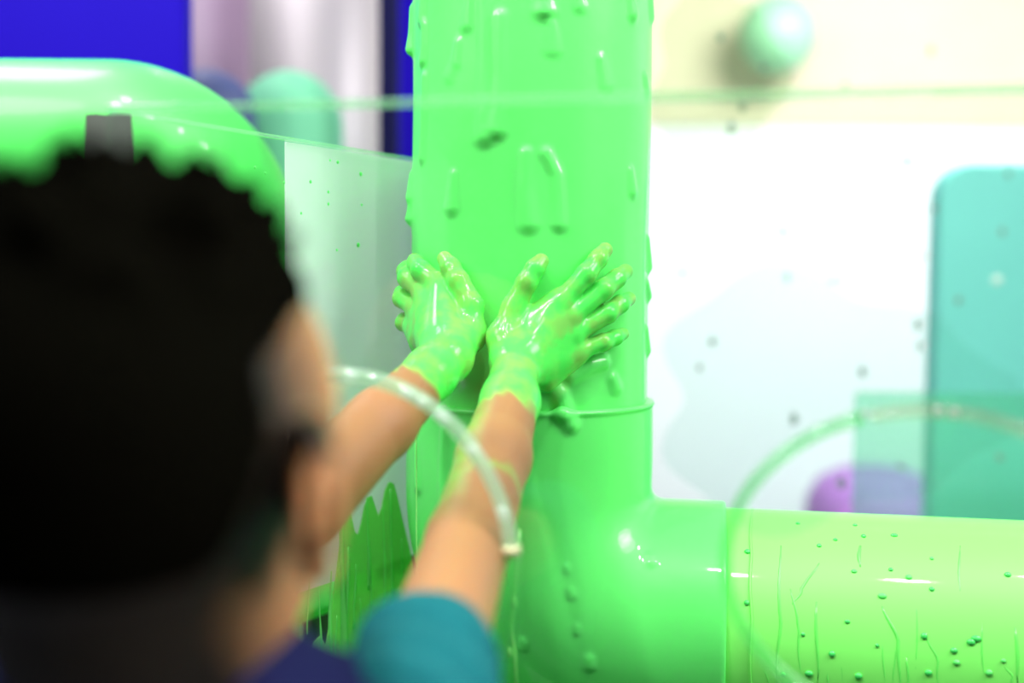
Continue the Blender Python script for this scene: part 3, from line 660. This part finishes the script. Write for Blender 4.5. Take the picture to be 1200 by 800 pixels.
def skin_mat():
    m = mat('skin', (.52, .27, .15), .45, .3, sss=.0, bump=.15, bscale=160, bdist=.0015); nt = m.node_tree; b = nt.nodes['Principled BSDF']; b.inputs['Specular IOR Level'].default_value = .22
    b.inputs['Subsurface Weight'].default_value = .4; b.inputs['Subsurface Radius'].default_value = (1, .35, .2); b.inputs['Subsurface Scale'].default_value = .009
    A = nt.nodes.new('ShaderNodeAttribute'); A.attribute_name = 'slime'; T = nt.nodes.new('ShaderNodeAttribute'); T.attribute_name = 'stubble_shade'
    tc = nt.nodes.new('ShaderNodeTexCoord'); n = nt.nodes.new('ShaderNodeTexNoise'); n.inputs['Scale'].default_value = 55; n.inputs['Detail'].default_value = 3
    nt.links.new(tc.outputs['Object'], n.inputs['Vector'])
    mr = nt.nodes.new('ShaderNodeMapRange'); mr.inputs[1].default_value = .35; mr.inputs[2].default_value = .65; mr.inputs[3].default_value = .66; mr.inputs[4].default_value = 1.2
    nt.links.new(n.outputs['Fac'], mr.inputs[0])
    mu = nt.nodes.new('ShaderNodeMath'); mu.operation = 'MULTIPLY'; mu.use_clamp = True; nt.links.new(A.outputs['Fac'], mu.inputs[0]); nt.links.new(mr.outputs[0], mu.inputs[1])
    m1 = nt.nodes.new('ShaderNodeMix'); m1.data_type = 'RGBA'; m1.inputs[6].default_value = (.31, .155, .070, 1); m1.inputs[7].default_value = (.006, .0045, .003, 1); nt.links.new(T.outputs['Fac'], m1.inputs[0])
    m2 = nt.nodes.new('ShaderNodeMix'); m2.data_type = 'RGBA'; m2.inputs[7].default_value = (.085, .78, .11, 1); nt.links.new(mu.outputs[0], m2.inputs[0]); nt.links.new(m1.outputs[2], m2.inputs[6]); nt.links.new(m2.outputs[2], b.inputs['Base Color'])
    r = nt.nodes.new('ShaderNodeMapRange'); r.inputs[3].default_value = .5; r.inputs[4].default_value = .12; nt.links.new(A.outputs['Fac'], r.inputs[0]); nt.links.new(r.outputs[0], b.inputs['Roughness'])
    return m
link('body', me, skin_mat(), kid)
# hair: close-cropped cap with a crop of tight curls on top
hp_ = [Ell(L(0, -.014, .030), (.0745, .0905, .079), HA)]
for i in range(300):
    t = random.uniform(0, 2*math.pi); ph = math.acos(random.uniform(.48, 1)); v = np.array([math.sin(ph)*math.cos(t), math.sin(ph)*math.sin(t), math.cos(ph)])
    if v[1] > .75 and v[2] < .55: continue
    c = L(*(np.array([0, -.012, .030]) + v*np.array([.067, .082, .082])*random.uniform(.96, 1.06))); rr_ = random.uniform(.005, .007) + .008*v[2]**2*random.random()
    hp_.append((Cone(c, c, rr_, rr_), .006))
for i in range(70):
    t = random.uniform(0, 2*math.pi); ph = math.acos(random.uniform(.62, 1)); v = np.array([math.sin(ph)*math.cos(t), math.sin(ph)*math.sin(t), math.cos(ph)])
    a_ = L(*(np.array([0, -.012, .030]) + v*np.array([.066, .081, .082]))); b_ = a_ + (v*.014+np.array([random.uniform(-.006, .006), random.uniform(-.006, .006), random.uniform(.002, .008)]))@HA
    hp_.append((Cone(a_, b_, .0075, random.uniform(.003, .005)), .005))
fh0 = field(hp_, .006)
def fh(p):
    q = (p-hc.astype(np.float32))@HA.T.astype(np.float32)
    cut = -(q[:, 2]+.048-.95*np.clip(q[:, 1]+.02, 0, .2)); cut2 = q[:, 1]+.054-2.55*np.clip(q[:, 2]-.05, 0, .052)
    return np.maximum(np.maximum(fh0(p), cut), cut2)
V, F = surf(fh, hc-.14, hc+.14, .0030)
link('hair', mk_mesh('hair', V, F), mat('black_hair', (.0016, .0016, .0011), .95, .0, bump=.8, bscale=180, bdist=.003), kid)
for sx in (1, -1):
    bm = bmesh.new(); ball(bm, L(sx*.028, .0755, -.001), .0105); ey = obj('eye', bm, mat('eye_white', (.7, .7, .7), .2), kid, True)
    bm = bmesh.new(); ball(bm, L(sx*.028, .0838, -.001), (.0045, .003, .0045), HA); obj('iris', bm, mat('dark_iris', (.02, .012, .008), .15), ey, True)
# shirt
m_navyc = mat('navy_cotton', (.006, .008, .042), .9, .05, bump=.4, bscale=220, bdist=.0006); m_tealc = mat('teal_cotton', (.005, .105, .125), .9, .1, bump=.4, bscale=220, bdist=.0006)
tors = [Cone(tc2+np.array([-.085, 0, -.03]), tc2+np.array([.085, 0, -.03]), .056, .056), Cone(tc2+np.array([-.05, 0, -.10]), tc2+np.array([.05, 0, -.10]), .086, .086), Cone(tc2+np.array([-.05, 0, -.30]), tc2+np.array([.05, 0, -.30]), .088, .088),
        Cone(tc2+np.array([0, 0, -.05]), tc2+np.array([0, 0, -.44]), .094, .100), Cone(tc2+np.array([-.052, 0, -.44]), tc2+np.array([.052, 0, -.44]), .094, .094), Cone(tc2+np.array([.08, 0, -.02]), sR+np.array([-.034, -.02, -.012]), .050, .036), Cone(tc2+np.array([-.08, 0, -.02]), sL+np.array([.01, -.01, .0]), .050, .040), Cone(nk+np.array([0, 0, -.05]), nk+np.array([0, 0, -.002]), .062, .049), Cone(nk+np.array([.03, 0, -.02]), sR+np.array([-.038, -.015, -.008]), .036, .030), Cone(nk+np.array([-.03, 0, -.02]), sL+np.array([.01, -.01, .004]), .036, .034)]
ft0 = field(tors, .03)
def ft(p):
    fold = .0022*np.sin(p[:, 0]*95+p[:, 2]*60)*np.sin(p[:, 1]*70+p[:, 2]*30)
    return np.maximum(ft0(p)+fold, np.maximum(-(p[:, 2]-(float(tc2[2])-.455)), -Cone(nk+np.array([0, 0, -.03]), nk+np.array([0, .0, .05]), .0445, .0445)(p)))
V, F = surf(ft, tc2+np.array([-.25, -.16, -.475]), tc2+np.array([.25, .2, .09]), .0040)
shirt = link('shirt', mk_mesh('shirt', V, F), m_navyc, kid)
for (s_, e_, h_) in ((sR, eR, P(522, 774, .565)), (sL, eL, sL*.45+eL*.55)):
    dv = (e_-s_)/np.linalg.norm(e_-s_); L0 = float((h_-s_)@dv)
    o1 = Cone(s_-dv*.02, s_+dv*(L0+.03), .0415, .0365)
    i1 = Cone(s_-dv*.02, s_+dv*(L0+.03), .0365, .0315)
    def fs(p, o1=o1, i1=i1, s_=s_, dv=dv, L0=L0):
        q = p-s_.astype(np.float32); t = q@dv.astype(np.float32)
        w_ = .0026*np.sin(t*120+q[:, 0]*50+1)*np.sin(q[:, 2]*70+t*50)
        hem = .0018*np.exp(-((t-(L0-.012))/.003)**2)
        return np.maximum(np.maximum(o1(p)+w_+hem, -(i1(p)+w_)), np.maximum(t-L0, -(t+.05)))
    a, b = bounds([o1], .01); V, F = surf(fs, a, b, .0021)
    link('sleeve', mk_mesh('sleeve', V, F), m_tealc, shirt)
bm = bmesh.new()
m_short = mat('dark_shorts', (.02, .02, .025), .8)
fsn = field([Cone(tc2+np.array([-.05, 0, -.42]), tc2+np.array([.05, 0, -.42]), .084, .084)] + [Cone(np.array([tc2[0]+sx*.062, .46, zh]), np.array([tc2[0]+sx*.07, .468, .40]), .078, .074) for sx in (1, -1)], .02)
def fsh(p): return np.maximum(fsn(p), np.maximum(.40-p[:, 2], p[:, 2]-(float(tc2[2])-.41)))
V, F = surf(fsh, (tc2[0]-.2, .3, .38), (tc2[0]+.2, .62, float(tc2[2])-.38), .005); bm.free()
link('shorts', mk_mesh('shorts', V, F), m_short, kid)
